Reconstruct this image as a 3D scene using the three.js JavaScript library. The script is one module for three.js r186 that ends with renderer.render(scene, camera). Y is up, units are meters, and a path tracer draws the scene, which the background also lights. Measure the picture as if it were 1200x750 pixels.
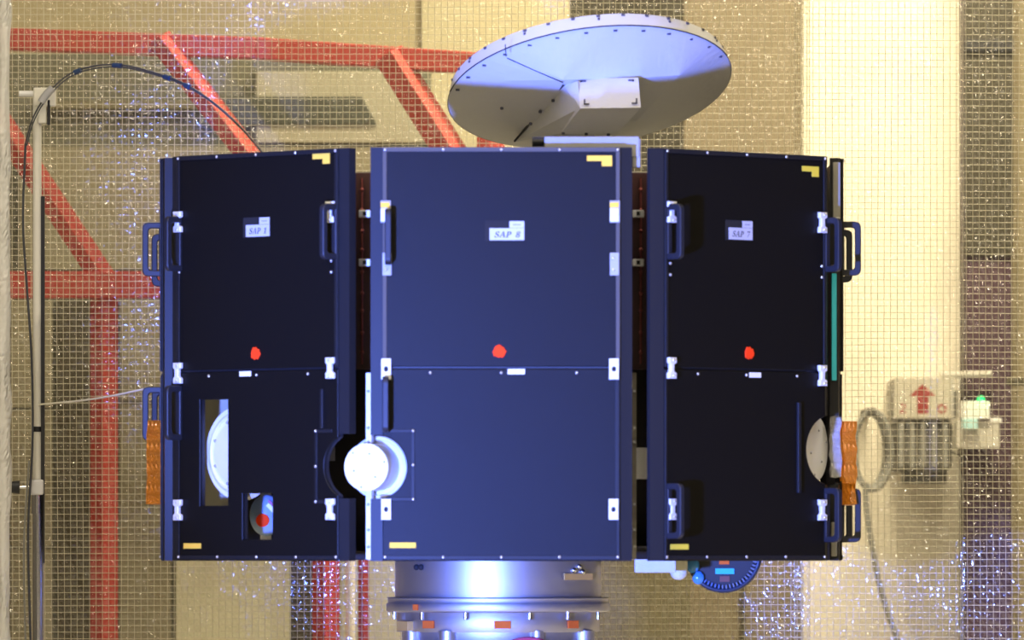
import * as THREE from 'three';
import { RectAreaLightUniformsLib } from 'three/addons/lights/RectAreaLightUniformsLib.js';
import { RoundedBoxGeometry } from 'three/addons/geometries/RoundedBoxGeometry.js';
import { ConvexGeometry } from 'three/addons/geometries/ConvexGeometry.js';
import { mergeGeometries, toCreasedNormals } from 'three/addons/utils/BufferGeometryUtils.js';

// ------------------------------------------------------------------ camera, lights, exposure
RectAreaLightUniformsLib.init();
const scene = new THREE.Scene();
const S = 0.003, D = 28, HORIZON = 640, EYE = 1.6;          // metres per pixel at the front panel, camera distance, horizon row, eye height
const camera = new THREE.PerspectiveCamera(2 * Math.atan(375 * S / D) * 180 / Math.PI, 1200 / 750, 0.1, 200);
camera.position.set(0, EYE, D);
camera.setViewOffset(1200, 750, 0, 375 - HORIZON, 1200, 750);
camera.focus = 30; camera.userData.fStop = 2.6;
scene.add(camera);
const renderer = new THREE.WebGLRenderer();
renderer.toneMapping = THREE.LinearToneMapping;
renderer.toneMappingExposure = 1.0;
renderer.shadowMap.enabled = true;
scene.background = new THREE.Color(0x000000);

const BLUE = new THREE.Color().setRGB(0.125, 0.215, 1.0), WARM = new THREE.Color().setRGB(1.0, 0.86, 0.58), HALL = new THREE.Color().setRGB(1.0, 0.88, 0.68);
function areaLight(name, color, intensity, w, h, pos, target) {
  const l = new THREE.RectAreaLight(color, intensity, w, h);
  l.name = name; l.position.set(...pos); l.lookAt(...target); scene.add(l); return l;
}
// [x, y, z, width, length, intensity] of the hall's ceiling panels
const HALL_LAMPS = [[-2.6, 7.2, 3.2, 28], [2.6, 7.2, 3.2, 28], [-2.6, 7.2, 10.4, 46], [2.6, 7.2, 10.4, 46], [-2.6, 7.2, 20, 24], [2.6, 7.2, 20, 24]];
const BAY_LAMPS = [[1.75, 5.6, -4.6, 200], [-0.5, 5.6, -3.7, 38]];
const FLOOD = { pos: [-2.05, 1.1, 6.2], aim: [-0.05, 2.35, 0], radius: 0.13, power: 740, angle: 16, penumbra: 0.55 };

// ------------------------------------------------------------------ helpers
let seed = 12345;
const rnd = () => { seed = (seed * 1664525 + 1013904223) >>> 0; return seed / 4294967296; };
const X = (px, z = 0) => (px - 600) * S * (D - z) / D;
const Y = (py, z = 0) => EYE + (HORIZON - py) * S * (D - z) / D;
const L = (px, z = 0) => px * S * (D - z) / D;
const V = (px, py, z) => new THREE.Vector3(X(px, z), Y(py, z), z);
const used = new Map();
function numbered(n) { const k = used.get(n) || 0; used.set(n, k + 1); return k ? n + '_' + String(k).padStart(3, '0') : n; }
function mk(name, geo, mat, parent) {
  const m = new THREE.Mesh(geo, mat); m.castShadow = m.receiveShadow = true;
  m.name = parent ? name : numbered(name);
  (parent || scene).add(m); return m;
}
function tag(o, label, category, group) { o.userData.label = label; o.userData.category = category; if (group) o.userData.group = group; return o; }
function thing(name, label, category, pos = [0, 0, 0], group) {
  const g = new THREE.Group(); g.name = numbered(name); g.position.set(...pos); scene.add(g); return tag(g, label, category, group);
}
function part(name, parent, pos = [0, 0, 0]) { const g = new THREE.Group(); g.name = name; g.position.set(...pos); parent.add(g); return g; }
function struct(name, geo, mat) { const m = mk(name, geo, mat); m.userData.kind = 'structure'; return m; }
const box = (w, h, d, x = 0, y = 0, z = 0) => new THREE.BoxGeometry(w, h, d).translate(x, y, z);
const rbox = (w, h, d, r, x = 0, y = 0, z = 0, s = 2) => new RoundedBoxGeometry(w, h, d, s, Math.min(r, w * .49, h * .49, d * .49)).translate(x, y, z);
const cyl = (r1, r2, h, seg = 32) => new THREE.CylinderGeometry(r1, r2, h, seg);
const rectShape = (x0, x1, y0, y1) => new THREE.Shape([[x0, y0], [x1, y0], [x1, y1], [x0, y1]].map(p => new THREE.Vector2(...p)));
const rectPath = (x0, x1, y0, y1) => new THREE.Path([[x0, y0], [x0, y1], [x1, y1], [x1, y0]].map(p => new THREE.Vector2(...p)));
const ext = (shape, d, z = 0, bevel = 0) => new THREE.ExtrudeGeometry(shape, { depth: d - 2 * bevel, bevelEnabled: bevel > 0, bevelSize: bevel, bevelThickness: bevel, bevelOffset: -bevel, bevelSegments: 1, curveSegments: 24 }).translate(0, 0, z + bevel);
const pbox = (x0, x1, y0, y1, z, d, r = 0.004) => rbox(L(x1 - x0, z), L(y1 - y0, z), d, r, X((x0 + x1) / 2, z), Y((y0 + y1) / 2, z), z - d / 2);
const tube = (pts, r, n = 40, seg = 8) => new THREE.TubeGeometry(new THREE.CatmullRomCurve3(pts), n, r, seg, false);
function hash(x, y) { let h = (x * 374761393 + y * 668265263) | 0; h = Math.imul(h ^ (h >>> 13), 1274126177); return ((h ^ (h >>> 16)) >>> 0) / 4294967296; }
function vnoise(x, y, px = 0, py = 0) {   // value noise, periodic in px, py cells
  const xi = Math.floor(x), yi = Math.floor(y), fx = x - xi, fy = y - yi, sx = fx * fx * (3 - 2 * fx), sy = fy * fy * (3 - 2 * fy);
  const w = (a, p) => p ? ((a % p) + p) % p : a;
  const a = hash(w(xi, px), w(yi, py)), b = hash(w(xi + 1, px), w(yi, py)), c = hash(w(xi, px), w(yi + 1, py)), d = hash(w(xi + 1, px), w(yi + 1, py));
  return a + (b - a) * sx + (c - a) * sy + (a - b - c + d) * sx * sy;
}
function facet(x, y, px, py) {   // creased film: flat little facets between random heights
  const xi = Math.floor(x), yi = Math.floor(y), fx = x - xi, fy = y - yi, w = (a, p) => ((a % p) + p) % p, h = (i, j) => hash(w(i, px) + 51, w(j, py) + 77);
  return fx + fy < 1 ? h(xi, yi) + (h(xi + 1, yi) - h(xi, yi)) * fx + (h(xi, yi + 1) - h(xi, yi)) * fy : h(xi + 1, yi + 1) + (h(xi, yi + 1) - h(xi + 1, yi + 1)) * (1 - fx) + (h(xi + 1, yi) - h(xi + 1, yi + 1)) * (1 - fy);
}
function dataTex(n, f, rep, srgb = false) {
  const a = new Uint8Array(n * n * 4);
  for (let j = 0; j < n; j++) for (let i = 0; i < n; i++) {
    const v = f(i / n, j / n), k = 4 * (j * n + i), c = Array.isArray(v) ? v : [v, v, v];
    for (let q = 0; q < 3; q++) a[k + q] = Math.max(0, Math.min(255, Math.round(c[q] * 255)));
    a[k + 3] = 255;
  }
  const t = new THREE.DataTexture(a, n, n); t.wrapS = t.wrapT = THREE.RepeatWrapping; t.magFilter = THREE.LinearFilter;
  if (srgb) t.colorSpace = THREE.SRGBColorSpace; if (rep) t.repeat.set(rep, rep); t.needsUpdate = true; return t;
}
const std = (r, g, b, rough = 0.6, metal = 0, more = {}) => new THREE.MeshPhysicalMaterial({ color: new THREE.Color().setRGB(r, g, b), roughness: rough, metalness: metal, ...more });
function worldUV(geo) {   // uv in metres from the widest plane of each face
  const p = geo.attributes.position, n = geo.attributes.normal, uv = new Float32Array(p.count * 2);
  for (let i = 0; i < p.count; i++) {
    const a = Math.abs(n.getX(i)), b = Math.abs(n.getY(i)), c = Math.abs(n.getZ(i));
    if (c >= a && c >= b) { uv[2 * i] = p.getX(i); uv[2 * i + 1] = p.getY(i); } else if (a >= b) { uv[2 * i] = p.getZ(i); uv[2 * i + 1] = p.getY(i); } else { uv[2 * i] = p.getX(i); uv[2 * i + 1] = p.getZ(i); }
  }
  geo.setAttribute('uv', new THREE.BufferAttribute(uv, 2)); return geo;
}

// ------------------------------------------------------------------ materials
const grain = dataTex(256, (u, v) => 0.5 + 0.25 * (vnoise(u * 128, v * 128, 128, 128) - .5) + 0.4 * (hash(Math.floor(u * 256), Math.floor(v * 256)) - .5), 5);
const blotch = dataTex(256, (u, v) => 0.9 + 0.1 * (0.5 * vnoise(u * 8, v * 8, 8, 8) + 0.3 * vnoise(u * 32, v * 32, 32, 32) + 0.2 * vnoise(u * 90, v * 90, 90, 90)), 0.4);
const foilBump = dataTex(256, (u, v) => Math.abs(vnoise(u * 6, v * 6, 6, 6) - .5) + 0.6 * Math.abs(vnoise(u * 14 + 3, v * 14, 14, 14) - .5), 4);
const M = {
  panel: std(0.0055, 0.005, 0.0045, 0.43, 0, { specularIntensity: 0.31, bumpMap: grain, bumpScale: 0.0006 }),
  panelEdge: std(0.013, 0.013, 0.014, 0.42, 0, { specularIntensity: 0.42 }),
  panelSide: std(0.010, 0.010, 0.012, 0.5),
  groove: std(0.004, 0.004, 0.004, 0.9),
  trim: std(0.085, 0.078, 0.068, 0.7, 0, { specularIntensity: 0.4 }),
  steel: std(0.72, 0.72, 0.74, 0.32, 0.85),
  bracket: std(0.74, 0.75, 0.78, 0.5, 0.15),
  hole: std(0.01, 0.01, 0.012, 0.8),
  handle: std(0.014, 0.015, 0.02, 0.45, 0, { specularIntensity: 0.7 }),
  white: std(0.80, 0.80, 0.79, 0.55),
  dishSkin: std(0.56, 0.56, 0.56, 0.5, 0, { bumpMap: foilBump, bumpScale: 0.0015 }),
  seam: std(0.03, 0.03, 0.035, 0.8),
  blanket: std(0.36, 0.345, 0.30, 0.6),
  supportSkin: std(0.30, 0.30, 0.31, 0.6),
  edgeMetal: std(0.22, 0.21, 0.17, 0.5),
  tab: std(0.06, 0.06, 0.09, 0.6),
  yellow: std(0.72, 0.58, 0.05, 0.6),
  cream: std(0.86, 0.54, 0.06, 0.8, 0, { specularIntensity: 0.3 }),
  red: std(0.92, 0.05, 0.006, 0.8, 0, { specularIntensity: 0.3 }),
  grey: std(0.33, 0.33, 0.34, 0.5),
  patch: std(0.006, 0.006, 0.007, 0.85),
  body: std(0.014, 0.011, 0.011, 0.6),
  maroon: std(0.05, 0.012, 0.012, 0.5),
  copper: std(0.35, 0.10, 0.09, 0.4, 0.6),
  kapton: std(0.95, 0.30, 0.02, 0.28, 0.6, { bumpMap: foilBump, bumpScale: 0.01 }),
  foil: std(0.50, 0.47, 0.38, 0.35, 0.7, { bumpMap: foilBump, bumpScale: 0.006 }),
  silverFoil: std(0.75, 0.75, 0.74, 0.25, 0.9, { bumpMap: foilBump, bumpScale: 0.006 }),
  cyan: std(0.05, 0.50, 0.62, 0.25),
  alu: std(0.50, 0.50, 0.53, 0.48, 1.0, { clearcoat: 0.6, clearcoatRoughness: 0.08 }),
  orangeTag: std(0.70, 0.14, 0.02, 0.8, 0, { specularIntensity: 0.3 }),
  ochre: std(0.55, 0.33, 0.08, 0.6),
  chrome: std(0.70, 0.70, 0.70, 0.2, 1.0),
  poleWhite: std(0.80, 0.79, 0.72, 0.45),
  black: std(0.012, 0.012, 0.014, 0.5),
  cable: std(0.06, 0.065, 0.08, 0.45),
  blueTape: std(0.02, 0.05, 0.14, 0.5),
  string: std(0.75, 0.72, 0.62, 0.7),
  redSteel: std(0.48, 0.050, 0.036, 0.5),
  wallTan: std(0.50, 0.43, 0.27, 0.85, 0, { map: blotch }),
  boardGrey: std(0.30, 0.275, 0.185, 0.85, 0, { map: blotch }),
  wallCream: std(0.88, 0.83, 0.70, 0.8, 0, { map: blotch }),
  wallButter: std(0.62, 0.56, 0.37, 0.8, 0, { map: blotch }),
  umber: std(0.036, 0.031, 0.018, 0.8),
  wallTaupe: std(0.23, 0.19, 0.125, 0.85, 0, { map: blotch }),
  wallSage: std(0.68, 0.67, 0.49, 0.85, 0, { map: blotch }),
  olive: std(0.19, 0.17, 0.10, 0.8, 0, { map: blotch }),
  darkOlive: std(0.07, 0.06, 0.035, 0.8),
  cabinet: std(0.15, 0.145, 0.10, 0.7, 0, { map: blotch }),
  cabinetPale: std(0.40, 0.38, 0.28, 0.7, 0, { map: blotch }),
  plumColumn: std(0.055, 0.024, 0.04, 0.7),
  floor: std(0.80, 0.76, 0.68, 0.45, 0, { map: blotch }),
  hallWall: std(0.55, 0.54, 0.50, 0.9),
  hallDark: std(0.16, 0.15, 0.14, 0.9),
  thread: std(0.60, 0.56, 0.43, 0.7),
  unitGrey: std(0.50, 0.48, 0.43, 0.6),
  unitDark: std(0.10, 0.095, 0.08, 0.6),
  hose: std(0.24, 0.24, 0.22, 0.6),
  lampGlow: new THREE.MeshStandardMaterial({ color: 0xffffff, emissive: WARM.clone(), emissiveIntensity: 3 }),
  floodGlow: new THREE.MeshStandardMaterial({ color: 0xffffff, emissive: BLUE.clone(), emissiveIntensity: 3 }),
};
// crumpled film: each cell of the thread grid is a small tilted pillow, crossed by finer wrinkles
const PITCH = 0.0252, CELLS = 32;
const crumple = loose => dataTex(1024, (u, v) => {
  const x = u * CELLS, y = v * CELLS, ci = Math.floor(x), cj = Math.floor(y), fx = x - ci - .5, fy = y - cj - .5;
  const a = hash(ci + 17, cj + 5) * 6.283, t = hash(ci + 91, cj + 33), edge = (1 - 4 * fx * fx) * (1 - 4 * fy * fy);
  const pillow = edge * (0.35 + 0.5 * t * (fx * Math.cos(a) + fy * Math.sin(a)) * 2);
  const mask = loose ? .75 : Math.min(1, Math.max(0, 2.4 * vnoise(u * 5, v * 3, 5, 3) * vnoise(u * 11 + 4, v * 7, 11, 7) + .10));
  return 0.05 + 0.28 * pillow + 0.6 * mask * facet(u * 96, v * 64, 96, 64);
});
const filmBump = crumple(false), looseBump = crumple(true);
filmBump.repeat.set(1 / (PITCH * CELLS), 1 / (PITCH * CELLS)); looseBump.repeat.copy(filmBump.repeat);
M.film = new THREE.MeshPhysicalMaterial({ color: new THREE.Color().setRGB(0.90, 0.89, 0.85), transmission: 1, thickness: 0, roughness: 0.11, ior: 1.7, bumpMap: filmBump, bumpScale: 0.016, side: THREE.DoubleSide });
M.filmCrumpled = M.film.clone(); M.filmCrumpled.bumpMap = looseBump; M.filmCrumpled.bumpScale = 0.012; M.filmCrumpled.ior = 1.8; M.filmCrumpled.roughness = 0.10;
M.filmEdge = new THREE.MeshPhysicalMaterial({ color: new THREE.Color().setRGB(0.82, 0.82, 0.80), transmission: 0.35, thickness: 0, roughness: 0.35, ior: 1.6, bumpMap: filmBump, bumpScale: 0.012, side: THREE.DoubleSide });

function textMat(w, h, bg, draw) {
  const c = document.createElement('canvas'); c.width = w; c.height = h; const g = c.getContext('2d');
  g.fillStyle = bg; g.fillRect(0, 0, w, h); draw(g);
  const t = new THREE.CanvasTexture(c); t.colorSpace = THREE.SRGBColorSpace;
  return new THREE.MeshStandardMaterial({ map: t, roughness: 0.55 });
}

// ------------------------------------------------------------------ the hall
const RX = 7, RZ0 = -6.9, RZ1 = 31, RH = 7.4;
struct('floor', worldUV(box(2 * RX + .4, .2, RZ1 - RZ0 + .4, 0, -.1, (RZ0 + RZ1) / 2)), M.floor);
struct('ceiling', box(2 * RX + .4, .2, RZ1 - RZ0 + .4, 0, RH + .1, (RZ0 + RZ1) / 2), M.hallWall);
struct('wall_left', box(.2, RH, RZ1 - RZ0, -RX - .1, RH / 2, (RZ0 + RZ1) / 2), M.hallDark);
struct('wall_right', box(.2, RH, RZ1 - RZ0, RX + .1, RH / 2, (RZ0 + RZ1) / 2), M.hallDark);
struct('wall_front', box(2 * RX + .4, RH, .2, 0, RH / 2, RZ1 + .1), M.hallDark);
const wallBack = struct('wall_back', worldUV(box(2 * RX + .4, RH, .2, 0, RH / 2, RZ0 - .1)), M.wallTan);
const WZ = RZ0 + 0.03;
function wallPanel(x0, x1, y0, y1, mat, label) {   // a lining board on the back wall
  const m = mk('wall_panel', worldUV(pbox(x0, x1, y0, y1, WZ, 0.03)), mat, wallBack); if (label) m.userData.label = label; return m;
}
const TOPY = -700, BOTY = 1010;
wallPanel(494, 668, TOPY, 330, M.wallButter, 'pale cream lining board');
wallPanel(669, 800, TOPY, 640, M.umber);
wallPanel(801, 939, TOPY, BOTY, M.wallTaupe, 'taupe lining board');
wallPanel(940, 1128, TOPY, BOTY, M.wallCream, 'bright cream lining board');
wallPanel(1192, 1300, TOPY, BOTY, M.wallTan);
wallPanel(12, 60, 352, 498, M.wallSage); wallPanel(12, 60, 502, 690, M.wallSage); wallPanel(12, 60, 694, BOTY, M.wallSage);
wallPanel(140, 202, 352, 498, M.wallTan); wallPanel(140, 202, 502, BOTY, M.wallTan);
wallPanel(206, 340, 480, BOTY, M.wallSage, 'pale sage lining board');
wallPanel(398, 470, 480, BOTY, M.wallSage);
wallPanel(690, 798, 644, BOTY, M.olive);
// columns standing before the wall
function column(x0, x1, z, d, mat, label) { const w = L(x1 - x0, z), m = struct('column', rbox(w, RH, d, .01, X((x0 + x1) / 2, z), RH / 2, z - d / 2), mat); m.userData.label = label; return m; }
const colR = column(1131, 1186, -6.3, 0.4, M.plumColumn, 'dark plum steel column beside the cream wall board');
mk('clad_panel', pbox(1130, 1187, TOPY, 300, -6.28, .02), M.umber, colR).userData.label = 'olive cladding on the upper column';
mk('strap', pbox(1129, 1188, 46, 60, -6.255, .03), M.black, colR).userData.label = 'black strap';
tag(mk('wall_conduit', box(L(5, WZ), Y(688, WZ), .03, X(870.5, WZ), Y(688, WZ) / 2, WZ + .016), M.darkOlive), 'thin dark conduit rising from the floor on the taupe wall board', 'conduit');

// ceiling lamps
for (const [x, y, z, p] of HALL_LAMPS) {
  const g = thing('ceiling_lamp', 'long warm ceiling lamp panel over the open hall', 'lamp', [x, y, z], 'ceiling lamps of the hall');
  mk('housing', box(0.5, .12, 6.1, 0, .12, 0), M.white, g); mk('lamp_diffuser', box(.4, .02, 6, 0, .05, 0), M.lampGlow, g);
  areaLight('ceiling_lamp_light', HALL, p, 0.4, 6, [x, y + .03, z], [x, 0, z + .0001]);
}
for (const [x, y, z, p] of BAY_LAMPS) {
  const g = thing('bay_lamp', x > 0 ? 'warm lamp panel above the cream wall boards' : 'warm lamp panel above the red steel frame', 'lamp', [x, y, z]);
  mk('housing', box(1.5, .1, 0.7, 0, .11, 0), M.white, g); mk('lamp_diffuser', box(1.4, .02, .6, 0, .05, 0), M.lampGlow, g);
  for (const s of [-.6, .6]) mk('hanger', box(.02, RH - y - .15, .02, s, (RH - y - .15) / 2 + .15, 0), M.grey, g);
  areaLight('bay_lamp_light', WARM, p, 1.4, .6, [x, y + .03, z], [x, 0, z - .9]);
}
{ // blue floodlight on a low stand, in front of the satellite
  const [fx, fy, fz] = FLOOD.pos, g = thing('floodlight', 'blue-white floodlight on a low tripod facing the satellite', 'floodlight', [fx, 0, fz]);
  const head = part('head', g, [0, fy, 0]); head.lookAt(...FLOOD.aim);
  mk('housing', cyl(.17, .12, .22, 28).rotateX(Math.PI / 2).translate(0, 0, -.13), M.black, head);
  mk('lamp_glass', cyl(FLOOD.radius, FLOOD.radius, .01, 28).rotateX(Math.PI / 2).translate(0, 0, -.012), M.floodGlow, head);
  mk('pole', cyl(.02, .02, .6, 12).translate(0, .3, -.1), M.black, g);
  for (let k = 0; k < 3; k++) mk('leg', new THREE.TubeGeometry(new THREE.LineCurve3(new THREE.Vector3(0, .35, -.1), new THREE.Vector3(.4 * Math.sin(k * 2.1), 0.01, -.1 + .4 * Math.cos(k * 2.1))), 1, .012, 8), M.black, g);
  const dir = new THREE.Vector3(...FLOOD.aim).sub(head.position.clone().add(g.position)).normalize(), spot = new THREE.SpotLight(BLUE, FLOOD.power, 0, THREE.MathUtils.degToRad(FLOOD.angle), FLOOD.penumbra, 2);
  spot.name = 'floodlight_beam'; spot.position.copy(head.position).add(g.position).addScaledVector(dir, .16); spot.target.position.set(...FLOOD.aim); scene.add(spot, spot.target);
  spot.castShadow = true; spot.shadow.radius = FLOOD.radius / .02;
}

// ------------------------------------------------------------------ satellite
const AP = 1.232, PW = 0.92, PH = 1.455, CX = X(587.5), PY0 = Y(657.5);   // apothem, panel width and height, axis, panel foot
const sat = thing('satellite', 'dark eight-sided satellite with black solar panels and a white dish on top', 'satellite', [CX, PY0, -AP]);
const boltGeo = new THREE.SphereGeometry(0.0055, 10, 6, 0, 6.2832, 0, Math.PI / 2).rotateX(Math.PI / 2);
const bracketGeo = (() => { const s = rectShape(-.0175, .0175, -.037, .037); const h = new THREE.Path(); h.absellipse(0, 0, .0075, .0095, 0, 6.2832, true); s.holes.push(h); return ext(s, .014, 0, .003); })();
const bowGeo = (() => { const s = new THREE.Shape([[-.02, -.037], [.02, -.037], [.02, -.018], [.008, -.012], [.008, .012], [.02, .018], [.02, .037], [-.02, .037], [-.02, .018], [-.012, .012], [-.012, -.012], [-.02, -.018]].map(p => new THREE.Vector2(...p))); return ext(s, .016, 0, .003); })();
const holeGeo = cyl(.009, .009, .004, 16).rotateX(Math.PI / 2);
const handleGeo = (() => {   // D handle standing out along +z
  const rr = (x0, x1, y0, y1, r, C) => { const p = new C(); p.moveTo(x0, y0); p.lineTo(x1 - r, y0); p.quadraticCurveTo(x1, y0, x1, y0 + r); p.lineTo(x1, y1 - r); p.quadraticCurveTo(x1, y1, x1 - r, y1); p.lineTo(x0, y1); p.closePath(); return p; };
  const s = rr(0, .074, -.098, .098, .026, THREE.Shape); s.holes.push(rr(0.014, .052, -.076, .076, .014, THREE.Path));
  return ext(s, .022, -.011, .003).rotateY(-Math.PI / 2);
})();
const labelMats = {};
function sapMat(n) {
  return labelMats[n] ||= textMat(256, 90, '#b4b7c4', g => { g.fillStyle = '#14151f'; g.font = 'italic bold 62px serif'; g.textAlign = 'center'; g.textBaseline = 'middle'; g.fillText('SAP  ' + n, 128, 47); });
}
const smallMat = textMat(128, 64, '#b4b7c4', g => { g.fillStyle = '#5a5e70'; for (let i = 0; i < 7; i++) g.fillRect(30 + i * 10, 26 + (i % 2) * 3, 6, 12); });
function panelPart(o, name, geo, mat, label) { const m = mk(name, geo, mat, o); if (label) m.userData.label = label; return m; }

// u(px), v(py): position on a panel in metres from its middle and foot
function makePanel(angle, o) {
  const deg = THREE.MathUtils.degToRad(angle), g = part('solar_panel', sat, [AP * Math.sin(deg), 0, AP * Math.cos(deg)]);
  g.rotation.y = deg; if (o.label) g.userData.label = o.label;
  const w = PW / 2, fl = 0.043, ix = w - fl, splitY = 0.68;
  const { u, v } = o;
  // backing tray with any openings, then the two cover plates
  const holes = o.holes || [], notch = o.notch;
  const outline = (x0, x1, y0, y1) => {
    const s = new THREE.Shape(); s.moveTo(x0, y0);
    const cut = (x, dir) => { if (!notch || notch.side !== dir) return; const n = 28, a0 = dir > 0 ? -Math.PI / 2 : Math.PI / 2; for (let i = 0; i <= n; i++) { const a = a0 - dir * Math.PI * i / n * dir; const yy = notch.y + notch.r * (dir > 0 ? -Math.cos(Math.PI * i / n) : Math.cos(Math.PI * i / n)), xx = notch.x - dir * notch.rx * Math.sin(Math.PI * i / n); if (yy > y0 && yy < y1) s.lineTo(dir > 0 ? Math.min(x, xx) : Math.max(x, xx), yy); } };
    s.lineTo(x1, y0); cut(x1, 1); s.lineTo(x1, y1); s.lineTo(x0, y1); cut(x0, -1); s.closePath();
    for (const [a, b, c, d] of holes) if (c > y0 && d < y1) s.holes.push(rectPath(a, b, c, d));
    return s;
  };
  panelPart(g, 'tray', ext(outline(-ix, ix, 0, PH), .014, -.026), M.panelSide);
  panelPart(g, 'upper_plate', ext(outline(-ix, ix, splitY + .004, PH), .012, -.012, .0025), M.panel);
  panelPart(g, 'lower_plate', ext(outline(-ix, ix, 0, splitY - .004), .012, -.012, .0025), M.panel);
  // sloping side flanges, broken where a round opening cuts them
  for (const s of [-1, 1]) {
    const spans = notch && notch.side === s ? [[0, notch.y - notch.r], [notch.y + notch.r, PH]] : [[0, PH]];
    for (const [a, b] of spans) {
      const pr = new THREE.Shape([[s * ix, -.006], [s * w, -.006 - (o.flare || .009)], [s * w, -.046], [s * ix, -.046]].map(p => new THREE.Vector2(...p)));
      const f = new THREE.ExtrudeGeometry(pr, { depth: b - a, bevelEnabled: false }).rotateX(-Math.PI / 2).scale(1, 1, -1).translate(0, a, 0);
      const ix2 = f.index; if (!ix2) { const p = f.attributes.position; for (let i = 0; i < p.count; i += 3) for (const q of [f.attributes.position, f.attributes.normal, f.attributes.uv]) { const n = q.itemSize; for (let k = 0; k < n; k++) { const t = q.array[(i + 1) * n + k]; q.array[(i + 1) * n + k] = q.array[(i + 2) * n + k]; q.array[(i + 2) * n + k] = t; } } f.computeVertexNormals(); }
      panelPart(g, 'side_flange', f, M.panelEdge);
    }
  }
  const tm = o.trim || M.panelEdge;
  for (const s of [-1, 1]) panelPart(g, 'edge_trim', rbox(.014, PH - splitY - .01, .006, .002, s * (ix - .007), (PH + splitY) / 2, .002), tm);
  panelPart(g, 'edge_trim', rbox(2 * ix, .016, .006, .002, 0, PH - .008, .0025), tm);
  for (const s of [-1, 1]) if (!notch || notch.side !== s) panelPart(g, 'edge_trim', rbox(.010, splitY - .02, .004, .0015, s * (ix - .006), splitY / 2, .0005), M.panelEdge);
  panelPart(g, 'edge_trim', rbox(2 * ix, .014, .004, .0015, 0, .012, .0005), M.panelEdge);
  const bolt = (x, y, z = .0045) => { const m = mk('screw', boltGeo, M.steel, g); m.position.set(x, y, z); };
  for (let i = 0; i < 5; i++) { const x = -ix + .008 + i * (2 * ix - .016) / 4; bolt(x, PH - .009); bolt(x, .014, .002); }
  for (const x of [-.25, 0, .265]) bolt(x, splitY - .018, .001);
  // labels and markings
  if (o.sap) {
    const lx = u(o.sapAt[0]), ly = v(o.sapAt[1]), k = o.k || 1;
    panelPart(g, 'label_patch', box(.142, .072, .001, lx - .006, ly + .012, .0005), M.patch);
    panelPart(g, 'name_label', box(.122, .042, .002, lx, ly, .0016), sapMat(o.sap)).userData.label = 'white label reading SAP ' + o.sap;
    panelPart(g, 'small_label', box(.052, .024, .002, lx + .035, ly + .034, .0016), smallMat);
    panelPart(g, 'yellow_tape', box(.088, .019, .0015, u(o.tape[0]), v(o.tape[1]), .001), o.tapeMat);
    panelPart(g, 'yellow_tape', box(.036, .018, .0015, u(o.tape[0]) + .026, v(o.tape[1]) - .0186, .001), o.tapeMat);
    panelPart(g, 'foot_tag', box(.092, .019, .0015, u(o.foot[0]), v(o.foot[1]), .001), o.footMat);
    panelPart(g, 'white_tag', box(.060, .018, .002, u(o.mid[0]) + .003, v(o.mid[1]), .001), M.white);
    const dot = new THREE.Shape(); for (let i = 0; i < 18; i++) { const r = .0225 * (1 + .16 * Math.sin(i * 2.3 + o.sap) * Math.cos(i * 1.1)), a = i / 18 * 6.2832; dot[i ? 'lineTo' : 'moveTo'](r * Math.cos(a), r * Math.sin(a)); }
    const d = panelPart(g, 'red_cap', ext(dot, .006, 0, .0015), M.red); d.position.set(u(o.dot[0]), v(o.dot[1]), 0);
  }
  for (const [px, py, kind] of o.brackets || []) {
    const x = u(px), y = v(py);
    if (kind === 'plate') { const b = panelPart(g, 'bracket', rbox(.032, .08, .006, .002, x, y, .003), M.grey); for (const s of [-1, 1]) bolt(x - .004, y + s * .02, .006); }
    else if (kind === 'tab') { panelPart(g, 'bracket', rbox(.036, .078, .005, .002, x, y, .003), M.grey); panelPart(g, 'bracket', rbox(.031, .046, .008, .002, x - .002, y - .012, .006), M.bracket); panelPart(g, 'yellow_tape', box(.031, .018, .007, x - .002, y + .023, .006), o.tabMat || M.cream); }
    else if (kind === 'bow') { const b = panelPart(g, 'bracket', bowGeo, M.bracket); b.position.set(x, y, 0); for (const s of [-1, 1]) bolt(x + .002, y + s * .028, .016); }
    else if (kind === 'dots') { bolt(x, y + .02, .001); bolt(x, y - .02, .001); }
    else { const b = panelPart(g, 'bracket', bracketGeo, M.bracket); b.position.set(x, y, 0); const h = panelPart(g, 'bracket_hole', holeGeo, M.hole); h.position.set(x, y, .004); }
  }
  for (const [x, y] of o.handles || []) { const h = panelPart(g, 'handle', handleGeo, M.handle); h.position.set(x, v(y), -.004); }
  for (const f of o.extra || []) f(g, { u, v, bolt });
  return g;
}
const vC = py => (657.5 - py) * S;
const uC = px => (px - 587.5) * S;
const notchFrame = (x0, x1, y0, y1, xs) => (g, { u, v, bolt }) => {   // raised border plate round a round opening
  const a = u(x0), b = u(x1), c = v(y1), d = v(y0), t = .012, cells = [];
  cells.push(rbox(t, d - c, .004, .0015, xs > 0 ? b - t / 2 : a + t / 2, (c + d) / 2, .001));
  for (const y of [c + t / 2, d - t / 2]) cells.push(rbox(Math.abs(b - a), t, .004, .0015, (a + b) / 2, y, .001));
  panelPart(g, 'opening_border', mergeGeometries(cells), M.panelEdge);
  const bx = xs > 0 ? b - t / 2 : a + t / 2; for (const y of [c + t / 2, (c + d) / 2, d - t / 2]) bolt(bx, y, .003);
};
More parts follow.
